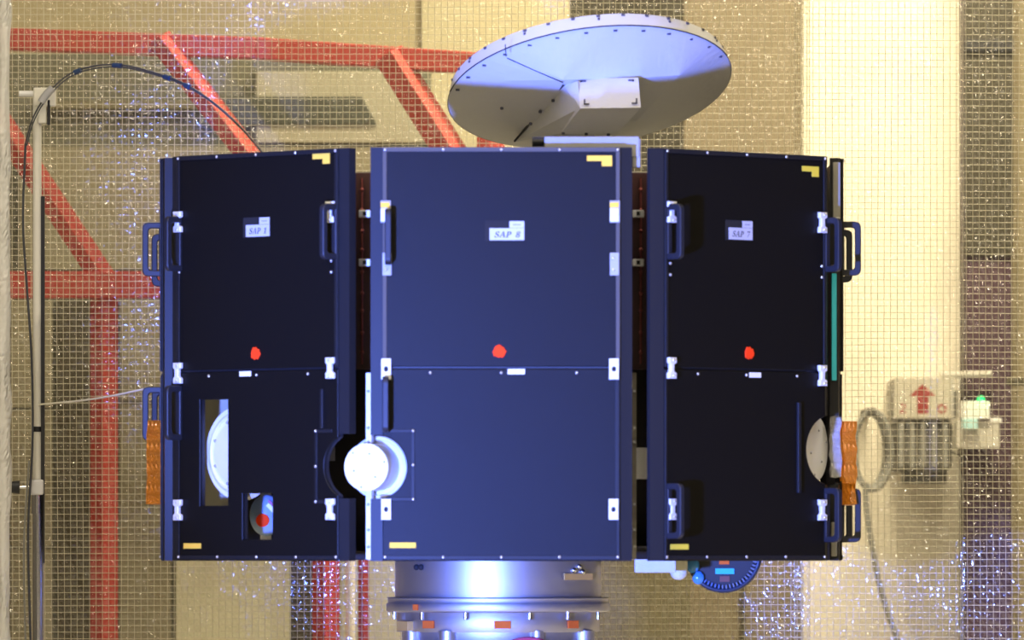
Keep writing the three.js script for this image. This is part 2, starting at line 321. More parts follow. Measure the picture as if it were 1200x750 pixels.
// front panel
makePanel(0, {
  label: 'middle panel labelled SAP 8 with grey edge trim', u: uC, v: vC, sap: 8, sapAt: [594, 274.5], tape: [702.5, 185.5], tapeMat: M.cream, foot: [472, 639], footMat: M.cream, mid: [604, 435.5], dot: [585, 412], trim: M.trim,
  notch: { side: -1, x: uC(441), y: vC(547), r: .112, rx: .108 },
  brackets: [[452, 248, 'tab'], [720.5, 248, 'tab'], [453.5, 309.5, 'plate'], [720, 309.5, 'plate'], [452.5, 432.5], [719.5, 432.5], [452.5, 597], [719, 597]],
  handles: [[uC(455), 278], [uC(452), 474]],
  extra: [notchFrame(447, 486, 503, 587, 1), (g, { u, v }) => { panelPart(g, 'edge_trim', rbox(.012, v(445) - v(585), .004, .0015, u(723), (v(445) + v(585)) / 2, .001), M.panelEdge); }],
});
const K45 = Math.SQRT1_2 * 28 / 28.36;
const vS = py => (657 - py) * S * 28.36 / 28;
const u1 = px => (px - 301.5) * S / K45, u7 = px => (px - 871) * S / K45;
makePanel(-45, {
  label: 'panel labelled SAP 1 with a tall slot and a square window cut in its lower plate', u: u1, v: vS, sap: 1, sapAt: [303, 270], tape: [379, 186.5], tapeMat: M.cream, foot: [223, 639.5], footMat: M.cream, mid: [287, 437.5], dot: [300.5, 414],
  holes: [[u1(232), u1(266), vS(592), vS(467)], [u1(284), u1(320), vS(632), vS(578)]],
  notch: { side: 1, x: u1(412), y: vS(547), r: .114, rx: .130 },
  brackets: [[207, 256, 'bow'], [207, 309, 'dots'], [207, 435, 'bow'], [207, 597, 'bow'], [391.5, 252, 'bow'], [391, 315, 'dots'], [391.5, 433, 'bow'], [391.5, 597, 'bow']],
  handles: [[.405, 275], [-.405, 282], [-.405, 482]],
  extra: [notchFrame(371.5, 392, 504, 590, -1), (g, { u, v }) => { panelPart(g, 'stiffener', rbox(.014, v(457) - v(503), .010, .003, u(380.5), (v(457) + v(503)) / 2, .004), M.panelEdge); }],
});
makePanel(45, {
  label: 'panel labelled SAP 7, almost black', flare: .026, u: u7, v: vS, sap: 7, sapAt: [864, 274], tape: [949, 194], tapeMat: M.yellow, foot: [791, 640.5], footMat: M.yellow, mid: [881, 439], dot: [874, 413.5],
  notch: { side: 1, x: u7(975), y: vS(526), r: .125, rx: .13 },
  brackets: [[780, 252, 'bow'], [780, 318, 'dots'], [780, 433, 'bow'], [781, 597, 'bow'], [962, 257, 'bow'], [963, 315, 'dots'], [962, 438, 'bow'], [962, 597, 'bow']],
  handles: [[-.40, 275], [.42, 283], [-.40, 599], [.42, 603]],
  extra: [(g, { u, v }) => { panelPart(g, 'stiffener', rbox(.016, v(470) - v(577), .012, .003, u(934), (v(470) + v(577)) / 2, .005), M.panelEdge); }],
});
const uP = x => x;
makePanel(90, { notch: { side: -1, x: -.46, y: vS(526), r: .125, rx: .13 }, u: uP, v: vS, label: 'edge-on panel beside SAP 7 with outward handles', handles: [[.37, 285], [-.37, 285], [.37, 603], [-.37, 603]] });
makePanel(-90, { u: uP, v: vS, label: 'edge-on panel beside SAP 1 with outward handles', handles: [[.37, 286], [-.37, 290], [.37, 482], [-.37, 480]] });
for (const a of [135, 180, -135]) makePanel(a, { u: uP, v: vS, handles: [[.37, 285], [-.37, 285], [.37, 603], [-.37, 603]] });

// inner body: upper and lower octagonal boxes
const octa = (ap, y0, y1) => new THREE.CylinderGeometry(ap / Math.cos(Math.PI / 8), ap / Math.cos(Math.PI / 8), y1 - y0, 8).toNonIndexed().rotateY(Math.PI / 8).translate(0, (y0 + y1) / 2, 0);
const body = part('body', sat);
{ const g = octa(0.96, .70, 1.375); g.computeVertexNormals(); mk('upper_deck', g, M.body, body); const h = octa(0.66, .03, .70); h.computeVertexNormals(); mk('lower_deck', h, M.body, body); }
mk('top_blanket', cyl(1.0, 1.0, .012, 8).rotateY(Math.PI / 8).translate(0, 1.382, 0), M.blanket, body).userData.label = 'pale insulation blanket on the top deck';
mk('floor_plate', cyl(1.0, 1.0, .03, 8).rotateY(Math.PI / 8).translate(0, .02, 0), M.body, body);
// boards with connectors in the gaps between the panels
for (const s of [-1, 1]) {
  const a = s * Math.PI / 8, b = part('wiring_board', sat, [s * .515, 0, .93]);
  mk('board', rbox(.20, .70, .02, .003, 0, 1.03, -.01), M.maroon, b);
  mk('wire', cyl(.004, .004, .66, 6).translate(.02 * -s, 1.03, .008), M.copper, b);
  for (let i = 0; i < 9; i++) mk('terminal', new THREE.SphereGeometry(.0075, 8, 6), M.copper, b).position.set(-.02 * s, .74 + i * .072 + .012 * (hash(i, 3) - .5), .012);
  for (const py of [252, 309]) { const c = mk('connector', rbox(.042, .026, .03, .004), M.bracket, b); c.position.set(-.03 * s, vS(py), .07); mk('connector_socket', box(.012, .014, .004, 0, 0, .0155), M.hole, c); mk('connector_arm', box(.016, .016, .06, 0, 0, -.045), M.grey, c); }
}
// vertical rails at the front corners
for (const s of [-1, 1]) {
  const a = s * Math.PI / 8, r = part('corner_rail', sat, [1.195 * Math.sin(a) + s * .012, 0, 1.195 * Math.cos(a)]); r.rotation.y = a;
  mk('rail', rbox(s < 0 ? .022 : .018, .66, .025, .003, 0, .335, -.012), s < 0 ? M.white : M.foil, r);
  for (const y of [.05, .11, .20, .42, .47, .60]) mk('screw', new THREE.SphereGeometry(.006, 8, 6), M.grey, r).position.set(0, y, .001);
  for (const y of [.08, .33, .58]) mk('rail_bracket', box(.03, .02, .5, 0, y, -.27), M.grey, r);
}
// round white sensor housing between SAP 1 and SAP 8
function sensor(angle, r, py, rf, rb, len, faceMat, label, wide) {
  const a = THREE.MathUtils.degToRad(angle), z = -AP + r * Math.cos(a), g = part('sensor_housing', sat, [r * Math.sin(a), Y(py, z) - PY0, r * Math.cos(a)]);
  g.rotation.y = a; g.userData.label = label;
  mk('face_plate', cyl(rf, rf, .014, 48).rotateX(Math.PI / 2).translate(0, 0, -.007), faceMat, g);
  mk('barrel', cyl(rf * .96, rf * 1.0, len, 48, 1).rotateX(Math.PI / 2).translate(0, 0, -.012 - len / 2), M.white, g);
  mk('mounting_flange', cyl(rb, rb, .02, 48).rotateX(Math.PI / 2).translate(0, 0, -.012 - len), M.white, g);
  mk('lip', new THREE.TorusGeometry(rb * .93, .008, 8, 48).translate(0, 0, -.002 - len), M.white, g);
  for (let i = 0; i < 6; i++) { const t = i / 6 * 6.2832 + .26, k = i % 2 ? .58 : .86; mk('screw', new THREE.SphereGeometry(.0042, 8, 6), M.grey, g).position.set(rf * k * Math.cos(t), rf * k * Math.sin(t), .001); }
  mk('mount_arm', box(.06, .06, .4, 0, 0, -.2 - len), M.grey, g);
  return g;
}
sensor(-22.5, 1.246, 547.5, .084, .112, .105, M.white, 'round white sensor housing between panels SAP 1 and SAP 8');
{ const g = sensor(67.5, 1.232, 525.5, .115, .118, .05, M.white, 'round grey-white sensor cover at the edge of panel SAP 7');
  mk('foil_wrap', cyl(.085, .11, .10, 28, 3).rotateX(Math.PI / 2).translate(0, 0, -.13), M.silverFoil, g);
  for (const x of [-.05, -.01, .03]) mk('pin', cyl(.005, .005, .05, 8).translate(x, .122, -.07), M.bracket, g); }
{ // housing in the gap beside SAP 7
  const a = Math.PI / 8, g = part('thruster_housing', sat, [.515, vS(543), .95]); g.rotation.y = a;
  mk('barrel', cyl(.068, .068, .11, 32).translate(0, 0, 0), M.white, g); mk('mount_arm', box(.05, .05, .4, 0, 0, -.24), M.grey, g);
}
{ // parts seen through the openings of SAP 1
  const wu = u1(263), wd = AP - .075, h = Math.SQRT1_2, g = part('reaction_wheel', sat, [-wd * h + wu * h, vS(530), wd * h + wu * h]); g.rotation.y = -Math.PI / 4;
  mk('wheel_rim', cyl(.166, .170, .03, 56).rotateX(Math.PI / 2), M.white, g);
  mk('wheel_ring', new THREE.TorusGeometry(.140, .009, 8, 56).translate(0, 0, .013), M.bracket, g);
  mk('wheel_hub', cyl(.112, .116, .014, 48).rotateX(Math.PI / 2).translate(0, 0, .018), M.bracket, g);
  for (let i = 0; i < 8; i++) mk('screw', new THREE.SphereGeometry(.006, 8, 6), M.grey, g).position.set(.118 * Math.cos(i * .785 + .4), .118 * Math.sin(i * .785 + .4), .022);
  mk('mount_arm', box(.05, .05, .45, 0, 0, -.22), M.grey, g);
  const f = part('foil_wall', sat); mk('foil_sheet', pbox(224, 272, 455, 604, -.90, .02), M.cabinetPale, f);
  mk('strut', pbox(229, 238, 440, 640, -.66, .02), M.foil, f); for (const py of [505, 585]) mk('screw', new THREE.SphereGeometry(.007, 8, 6).translate(X(234, -.66), Y(py, -.66), -.66), M.grey, f);
  f.position.set(-CX, -PY0, AP);
  const zz = -.75, t = part('round_tank', sat, [X(312, zz) - CX, Y(604, zz) - PY0, zz + AP]);
  mk('tank_shell', new THREE.SphereGeometry(.075, 28, 18).scale(.8, 1, .6), std(.25, .36, .55, .3), t);
  mk('red_cap', cyl(.024, .024, .01, 20).rotateX(Math.PI / 2).translate(-.012, -.018, .047), M.red, t);
  mk('white_stripe', box(.05, .014, .004).rotateZ(-.8).translate(.022, .022, .043), M.white, t);
  mk('plum_stripe', box(.06, .008, .004).rotateZ(-.8).translate(.03, .032, .040), std(.35, .06, .18, .5), t);
  mk('mount_post', pbox(305, 318, 560, 655, -.82, .02).translate(-X(312, zz), -Y(604, zz), -zz), M.bracket, t);
}
// kapton covers and film on the outer sides
for (const s of [-1, 1]) {
  const g = part('kapton_cover', sat, [s * (AP + .022), vS(s > 0 ? 541 : 540), s > 0 ? .25 : .25]);
  const geo = new THREE.BoxGeometry(.06, .30, .3, 4, 18, 12); const p = geo.attributes.position;
  for (let i = 0; i < p.count; i++) { const k = .008 * (vnoise(p.getY(i) * 40 + 7, p.getZ(i) * 40 + p.getX(i) * 30) - .5); p.setXYZ(i, p.getX(i) + k, p.getY(i) + k * .6, p.getZ(i) + k); }
  geo.computeVertexNormals(); mk('foil_skin', geo, M.kapton, g);
}
{ const z = -.752, g = part('protective_film', sat); g.position.set(-CX, -PY0, AP); mk('film_strip', pbox(974.5, 980.5, 320, 446, z, .01), M.cyan, g); mk('film_clip', pbox(974, 981.5, 310, 320, z + .002, .014), M.black, g);
  const e = part('edge_strip', sat); e.position.set(-CX, -PY0, AP); mk('metal_strip', pbox(976, 985, 190, 262, z, .012), M.edgeMetal, e); mk('metal_strip', pbox(974, 981, 612, 652, z, .012), M.edgeMetal, e);
  const f = part('foil_lump', sat, [X(979, -.86) - CX, Y(524, -.86) - PY0, -.86 + AP]), geo = new THREE.BoxGeometry(.036, .225, .10, 4, 16, 6), p = geo.attributes.position;
  for (let i = 0; i < p.count; i++) { const k = .014 * (vnoise(p.getY(i) * 34 + 3, p.getZ(i) * 30 + p.getX(i) * 40) - .5); p.setXYZ(i, p.getX(i) + k, p.getY(i) * (1 - 2 * Math.abs(p.getX(i))), p.getZ(i) + k); }
  geo.computeVertexNormals(); mk('foil_skin', geo, M.silverFoil, f); }

// dish antenna
{
  const DZ = -1.1, dish = part('dish_antenna', sat); dish.position.set(-CX, -PY0, AP); dish.userData.label = 'white dish antenna with a faceted back cover';
  const R = L(168, DZ), e1 = new THREE.Vector3(.991, .13, 0).normalize(), n = new THREE.Vector3(.122, -.925, .36).normalize(); n.addScaledVector(e1, -n.dot(e1)).normalize();
  const e2 = new THREE.Vector3().crossVectors(n, e1).normalize(); if (e2.z < 0) e2.negate();
  const c = V(691, 103, DZ), P = (u, v, h) => c.clone().addScaledVector(e1, u * R).addScaledVector(e2, v * R).addScaledVector(n, h);
  const N = 72, H = .055, ring = (h, k = 1) => Array.from({ length: N }, (_, i) => P(k * Math.cos(i / N * 6.28319), k * Math.sin(i / N * 6.28319), h));
  // rim band
  const a = ring(0), b = ring(-H, .965), q = [], nr = [];
  for (let i = 0; i < N; i++) { const j = (i + 1) % N; q.push(a[i], b[i], b[j], a[i], b[j], a[j]); }
  const rim = new THREE.BufferGeometry().setFromPoints(q); rim.computeVertexNormals(); mk('rim_band', toCreasedNormals(rim, .3), M.dishSkin, dish);
  // reflecting bowl, open upwards
  const bowl = [], K = 10; for (let k = 0; k < K; k++) for (let i = 0; i < N; i++) {
    const r0 = .965 * (1 - k / K), r1 = .965 * (1 - (k + 1) / K), f = r => -H + .09 * (1 - r * r), t0 = i / N * 6.28319, t1 = (i + 1) / N * 6.28319;
    const A = P(r0 * Math.cos(t0), r0 * Math.sin(t0), f(r0) * .5 - H * .5), B = P(r0 * Math.cos(t1), r0 * Math.sin(t1), f(r0) * .5 - H * .5), C = P(r1 * Math.cos(t0), r1 * Math.sin(t0), f(r1) * .5 - H * .5), E = P(r1 * Math.cos(t1), r1 * Math.sin(t1), f(r1) * .5 - H * .5);
    bowl.push(A, B, C, B, E, C);
  }
  const bg = new THREE.BufferGeometry().setFromPoints(bowl); bg.computeVertexNormals(); mk('bowl', bg, M.white, dish);
  // faceted back cover
  const ridge = [P(-.19, .68, .115), P(.36, .54, .115), P(.62, .44, .10), P(-.55, .55, .06), P(-.15, -.1, .125), P(.3, -.15, .12)];
  const hull = new ConvexGeometry([...ring(0, .995), ...ridge]); worldUV(hull);
  const cover = mk('back_cover', hull, M.dishSkin, dish);
  // feed box with slanted underside
  const fb = [V(676, 92, -.76), V(748, 91, -.76), V(751, 126, -.63), V(680, 127, -.63), V(657, 157, -.98), V(722, 158.5, -.98), V(664, 100, -.80), V(745, 97, -.80), V(660, 128, -1.15), V(730, 130, -1.15)];
  mk('feed_box', worldUV(new ConvexGeometry(fb)), M.dishSkin, dish);
  const fair = [V(677, 95, -.72), V(680, 126, -.66), V(657, 156.5, -.985), V(603, 166.5, -1.32), V(660, 100, -.80), V(668, 140, -1.3), V(690, 120, -1.0)];
  mk('fairing', worldUV(new ConvexGeometry(fair)), M.dishSkin, dish);
  // seams
  const seam = (pts, r = .0028) => mk('seam', tube(pts, r, 24, 5), M.seam, dish);
  seam(Array.from({ length: 30 }, (_, i) => P(1.001 * Math.cos(.25 + i * .091), 1.001 * Math.sin(.25 + i * .091), .001)), .0025);
  seam([V(661, 99, -.76), V(640, 122, -.98), V(622, 143, -1.13), V(603, 165.5, -1.28)], .004);
  seam([V(594, 68, -.72), V(630, 84, -.73), V(660, 97, -.73)], .002);
  seam([V(592, 52, -.62), V(593, 66, -.64)], .002);
  // dark tape tabs round the rim and on the box corners
  const tabAt = (p, w, h, ang, nn) => { const m = mk('tape_tab', box(w, h, .004), M.tab, dish); m.position.copy(p); m.lookAt(p.clone().add(nn)); m.rotateZ(ang); };
  for (let i = 0; i < 16; i++) { const t = .2 + i * .18, o = e1.clone().multiplyScalar(Math.cos(t)).addScaledVector(e2, Math.sin(t)); tabAt(P(.972 * Math.cos(t), .972 * Math.sin(t), -H + .007), .013, .009, 0, o); if (i % 3 === 1) tabAt(P(.982 * Math.cos(t), .982 * Math.sin(t), -H + .021), .008, .008, 0, o); }
  for (let i = 0; i < 13; i++) { const t = .3 + i * .21; tabAt(P(.965 * Math.cos(t), .965 * Math.sin(t), .012), .014, .006, 0, n.clone().addScaledVector(e2, .6)); }
  for (const [x, y, s, d] of [[681, 95, 1, 1], [742, 94, -1, 1], [685, 122, 1, -1], [746, 121, -1, -1]]) { const z = y < 110 ? -.745 : -.636; mk('corner_mark', mergeGeometries([box(.020, .006, .004).translate(X(x, z) + s * .008, Y(y, z), z), box(.006, .02, .004).translate(X(x, z), Y(y, z) - d * .008, z)]), M.tab, dish); }
  for (const [x, y, z] of [[660, 156, -.965], [687, 157, -.965], [713, 158, -.965], [648, 118, -.90], [633, 131, -1.0], [622, 145, -1.07], [588, 127, -1.0], [734, 20, 0]].slice(0, 7)) mk('clip', rbox(.012, .010, .02, .003, X(x, z), Y(y, z), z), M.tab, dish);
}
{ // support frame of the dish
  const g = part('dish_support', sat); g.position.set(-CX, -PY0, AP);
  mk('cross_beam', pbox(638, 749, 160, 184, -.055, .10), M.supportSkin, g);
  mk('support_leg', pbox(741, 750.5, 162, 196, -.06, .06), M.supportSkin, g);
  mk('support_leg', pbox(640, 652, 164, 230, -.24, .06), M.dishSkin, g);
  mk('mast', cyl(.09, .12, .46, 24).translate(X(665, -1.15), Y(175, -1.15) - .03, -1.15), M.dishSkin, g);
  mk('cable_gland', cyl(.018, .018, .05, 12).rotateZ(1.57).translate(X(632, -.12), Y(166, -.12), -.12), M.black, g);
}
{ // round instrument below SAP 7
  const z = -.85, g = part('round_instrument', sat, [X(848, z) - CX, Y(650, z) - PY0, z + AP]); g.userData.label = 'dark round instrument with a blue toothed ring below panel SAP 7';
  const r = L(45, z);
  mk('housing', cyl(r, r * .92, .16, 48).rotateX(Math.PI / 2).translate(0, 0, -.09), std(.03, .035, .05, .4), g);
  mk('outer_ring', new THREE.TorusGeometry(r * .93, .010, 10, 56), std(.025, .035, .06, .35, .3), g);
  mk('dial', cyl(r * .8, r * .8, .01, 48).rotateX(Math.PI / 2).translate(0, 0, -.005), std(.012, .012, .013, .6), g);
  for (let i = 0; i < 28; i++) { const t = 3.3 + i * .115; mk('tooth', rbox(.007, .016, .008, .002), std0(i), g); const m = g.children[g.children.length - 1]; m.position.set(r * .84 * Math.cos(t), r * .84 * Math.sin(t), .004); m.rotation.z = t - Math.PI / 2; }
  mk('blue_cap', new THREE.SphereGeometry(.024, 14, 10).scale(1, 1.2, .7).translate(-r * .80, -r * .28, .012), std(.06, .25, .55, .2), g);
  mk('blue_cap', new THREE.SphereGeometry(.022, 14, 10).scale(1, 1.1, .7).translate(-r * .66, -r * .60, .012), std(.06, .25, .55, .2), g);
  mk('orange_label', box(.036, .022, .004, .002, -.024, .003), M.orangeTag, g);
  mk('cyan_label', box(.068, .020, .004, .004, -.060, .003), M.cyan, g);
  mk('brown_label', box(.036, .020, .004, .004, -.088, .003), std(.16, .05, .03, .6), g);
  mk('mount_arm', box(.08, .22, .08, -.05, .12, -.14), M.body, g);
  const y = part('lower_bracket', sat); y.position.set(-CX, -PY0, AP);
  mk('bracket_block', pbox(744, 792, 640, 671, -.5, .12), M.dishSkin, y); mk('bracket_arm', pbox(786, 806, 640, 680, -.72, .2, .03), M.wallSage, y);
}
function std0(i) { return i < 12 ? (M.toothBlue ||= std(.05, .10, .22, .4)) : (M.toothGrey ||= std(.12, .14, .18, .4)); }

// ------------------------------------------------------------------ payload adapter on its stand
{
  const z = -AP, cx = X(584, z), g = thing('payload_adapter', 'shiny aluminium adapter ring under the satellite on a wheeled stand', 'adapter ring', [cx, 0, z]);
  const yy = py => Y(py, z - 0) , r = px => L(px, z);
  const lathe = (name, pts, mat) => mk(name, new THREE.LatheGeometry(pts.map(p => new THREE.Vector2(...p)), 96), mat, g);
  const y0 = yy(740), y1 = yy(717), y2 = yy(700), y3 = PY0 + .004;
  lathe('upper_cylinder', [[r(118), y2], [r(121), y2], [r(121), y3], [r(118), y3]], M.alu);
  lathe('inner_lining', [[r(116), y2], [r(116), y3]], M.alu);
  lathe('clamp_band', [[r(118), y1], [r(129), y1], [r(131.5), y1 + .006], [r(131.5), y2 - .022], [r(129.5), y2 - .020], [r(129.5), y2 - .004], [r(131), y2 + .001], [r(120), y2 + .001]], M.alu);
  lathe('lower_ring', [[r(112), y0], [r(119), y0], [r(119), y1], [r(112), y1]], M.alu);
  lathe('base_ring', [[r(108), y0 - .12], [r(128), y0 - .12], [r(128), y0 - .09], [r(114), y0 - .08], [r(112), y0]], M.alu);
  const on = (px, rad) => Math.asin(Math.max(-1, Math.min(1, (px - 584) / rad)));
  const plate = (name, px, py, w, h, rad, mat, d = .006) => { const t = on(px, rad), m = mk(name, rbox(w, h, d, .0015), mat, g); m.position.set(r(rad) * Math.sin(t), yy(py), r(rad) * Math.cos(t)); m.rotation.y = t; };
  plate('orange_tag', 488, 711, .026, .022, 132.5, M.orangeTag);
  plate('orange_tag', 503, 731, .056, .028, 120, M.orangeTag); plate('orange_tag', 589, 731, .060, .028, 120, M.orangeTag); plate('orange_tag', 671, 731, .056, .028, 120, M.orangeTag);
  plate('ochre_strap', 677, 675.5, .16, .024, 122, M.ochre);
  plate('clamp_block', 476, 733, .09, .034, 121, M.ochre, .03);
  for (const [px, py] of [[489, 664.5], [494.5, 664.5], [672, 668], [678, 664], [682, 670]]) { const t = on(px, 122), m = mk('bolt', new THREE.SphereGeometry(.011, 10, 8), px > 600 ? M.chrome : M.hole, g); m.position.set(r(122) * Math.sin(t), yy(py), r(122) * Math.cos(t)); }
  for (const px of [458, 492, 545, 622, 668, 705]) { const t = on(px, 131), m = mk('clamp_bolt', cyl(.008, .008, .03, 10), M.chrome, g); m.position.set(r(126) * Math.sin(t), y1 - .010, r(126) * Math.cos(t)); }
  for (const [px, w] of [[478, .06], [522, .07], [632, .05], [690, .08]]) { const t = on(px, 120), m = mk('post', cyl(w / 2, w / 2, .10, 20), M.alu, g); m.position.set(r(113) * Math.sin(t), y0 - .045, r(113) * Math.cos(t)); }
  { const t = on(620, 122), m = mk('red_rope', new THREE.TorusGeometry(.045, .014, 8, 24), std(.5, .05, .10, .6), g); m.position.set(r(118) * Math.sin(t), y0 - .045, r(118) * Math.cos(t)); m.scale.set(1.3, .5, 1); }
  mk('stand_column', cyl(.30, .40, y0 - .12 - .18, 40).translate(0, (y0 - .12 + .18) / 2, 0), M.grey, g);
  mk('stand_base', rbox(1.5, .10, 1.5, .02, 0, .13, 0), M.grey, g);
  for (const sx of [-1, 1]) for (const sz of [-1, 1]) mk('caster', cyl(.045, .045, .04, 20).rotateZ(1.57).translate(sx * .65, .045, sz * .65), M.black, g), mk('caster_fork', box(.07, .06, .04, sx * .65, .07, sz * .65), M.grey, g);
}

// ------------------------------------------------------------------ pole with its cable
{
  const z = -1.9, cx = X(43.5, z), g = thing('light_stand', 'white and chrome pole stand with a clamp head holding up a cable', 'stand', [cx, 0, z]);
  const yy = py => Y(py, z), r = L(5.2, z);
  mk('upper_tube', cyl(r, r, yy(112) - yy(590), 20).translate(0, (yy(112) + yy(590)) / 2, 0), M.poleWhite, g);
  mk('lower_tube', cyl(r * 1.35, r * 1.35, yy(585) - .25, 24).translate(.004, (yy(585) + .25) / 2, 0), M.chrome, g);
  mk('cable_duct', box(.014, yy(230) - yy(660), .02, r + .005, (yy(230) + yy(660)) / 2, 0), M.black, g);
  mk('clamp_head', rbox(L(26, z), L(22, z), .05, .006, L(9, z), yy(114), 0), M.poleWhite, g);
  mk('clamp_jaw', rbox(L(10, z), L(28, z), .04, .005, L(6, z), yy(131), .01), M.poleWhite, g);
  mk('clamp_lever', rbox(.012, L(30, z), .012, .004, L(14, z), yy(132), .02), M.black, g);
  mk('side_arm', cyl(.012, .012, L(18, z), 10).rotateZ(1.57).translate(-L(12, z), yy(110), 0), M.bracket, g);
  mk('collar', rbox(L(17, z), L(18, z), .06, .008, -.002, yy(571), 0), M.bracket, g);
  mk('collar_foot', cyl(r * 1.5, r * 1.5, L(22, z), 20).translate(.002, yy(591), 0), M.chrome, g);
  mk('knob_stem', cyl(.007, .007, L(14, z), 8).rotateZ(1.57).translate(-L(14, z), yy(571), .01), M.chrome, g);
  mk('knob', cyl(.022, .026, .03, 14).rotateZ(1.57).translate(-L(25, z), yy(571), .01), M.black, g);
  mk('tape', cyl(r * 1.15, r * 1.15, .02, 20).translate(0, yy(503), 0), M.black, g);
  for (let k = 0; k < 3; k++) { const t = k * 2.094 + .5; mk('leg', new THREE.TubeGeometry(new THREE.LineCurve3(new THREE.Vector3(0, .55, 0), new THREE.Vector3(.45 * Math.sin(t), .015, .45 * Math.cos(t))), 1, .013, 8), M.chrome, g); }
  // cable bundle arching from the pole to behind SAP 1
  const cz = z + .05, cable = thing('cable_bundle', 'thin grey cable arching from the pole head to behind panel SAP 1', 'cable');
  const arc = [[30, 168, cz], [36, 145, cz], [46, 124, cz], [60, 105, cz], [83, 86, cz], [130, 75.5, cz + .1], [190, 88, cz + .3], [225, 103, cz + .5], [255, 124, cz + .65], [285, 152, cz + .8], [307, 178, cz + .9]];
  mk('cable', tube(arc.map(p => V(...p)), .0034, 90, 6), M.cable, cable); mk('cable', tube(arc.map(([a, b, c]) => V(a + 1.5, b + 2.6, c + .01)), .0028, 90, 6), M.cable, cable);
  mk('hanging_cable', tube([[30, 168], [27, 260], [31, 330], [37, 420], [38, 520], [33, 620], [36, 760]].map(([a, b]) => V(a, b, cz)), .005, 60, 6), M.cable, cable);
  mk('cable', tube([[30, 760], [28, 640], [34, 540]].map(([a, b]) => V(a, b, cz + .01)), .004, 30, 6), M.hose, cable);
  const tp = (a, b, k) => { const c2 = new THREE.CatmullRomCurve3(arc.map(p => V(...p))); const p = c2.getPointAt(k), t = c2.getTangentAt(k), m = mk('tape_wrap', cyl(.010, .010, b, 10), M.blueTape, cable); m.position.copy(p).add(new THREE.Vector3(.001, -.004, .005)); m.quaternion.setFromUnitVectors(new THREE.Vector3(0, 1, 0), t); };
  tp(0, .03, .222); tp(0, .04, .342); tp(0, .04, .525); tp(0, .035, .630);
  mk('sleeve', new THREE.TubeGeometry(new THREE.CatmullRomCurve3([[48, 120], [55, 110], [62, 103]].map(([a, b]) => V(a, b, cz + .01))), 10, .015, 10), std(.45, .46, .50, .4), cable);
  tag(mk('white_cord', tube([[46, 474, z + .03], [90, 470, z + .2], [130, 464, z + .5], [168, 456, z + .7]].map(p => V(...p)), .0035, 30, 6), M.string), 'thin white cord stretched from the pole to a panel handle', 'cord');
}

// ------------------------------------------------------------------ clear gridded curtains
function wave(x, y, id) {   // folds of a hanging sheet, in metres towards the hall
  let d = .022 * (vnoise(x * 2.2 + id * 13, y * .35 + 4) - .5) + .010 * (vnoise(x * 7 + id * 5, y * 1.1 + 9) - .5) + .004 * (vnoise(x * 19, y * 5 + id) - .5);
  const cr = (x0, y0, x1, y1, a, w) => { const dx = x1 - x0, dy = y1 - y0, l = Math.hypot(dx, dy), t = ((x - x0) * dx + (y - y0) * dy) / l / l; if (t < -.1 || t > 1.1) return 0; const s = ((x - x0) * dy - (y - y0) * dx) / l; return a * Math.exp(-s * s / (w * w)) * Math.max(0, Math.min(1, (t + .1) * 8, (1.1 - t) * 8)); };
  const z = -2.9;
  d += cr(X(15, z), Y(105, z), X(108, z), Y(28, z), .012, .016) + cr(X(140, z), Y(120, z), X(185, z), Y(90, z), .006, .012) + cr(X(62, z), Y(480, z), X(118, z), Y(650, z), .012, .02) + cr(X(68, z), Y(590, z), X(105, z), Y(760, z), .010, .016) + cr(X(720, z), Y(660, z), X(760, z), Y(760, z), .014, .02) + cr(X(870, z), Y(40, z), X(935, z), Y(150, z), .012, .02);
  return d;
}
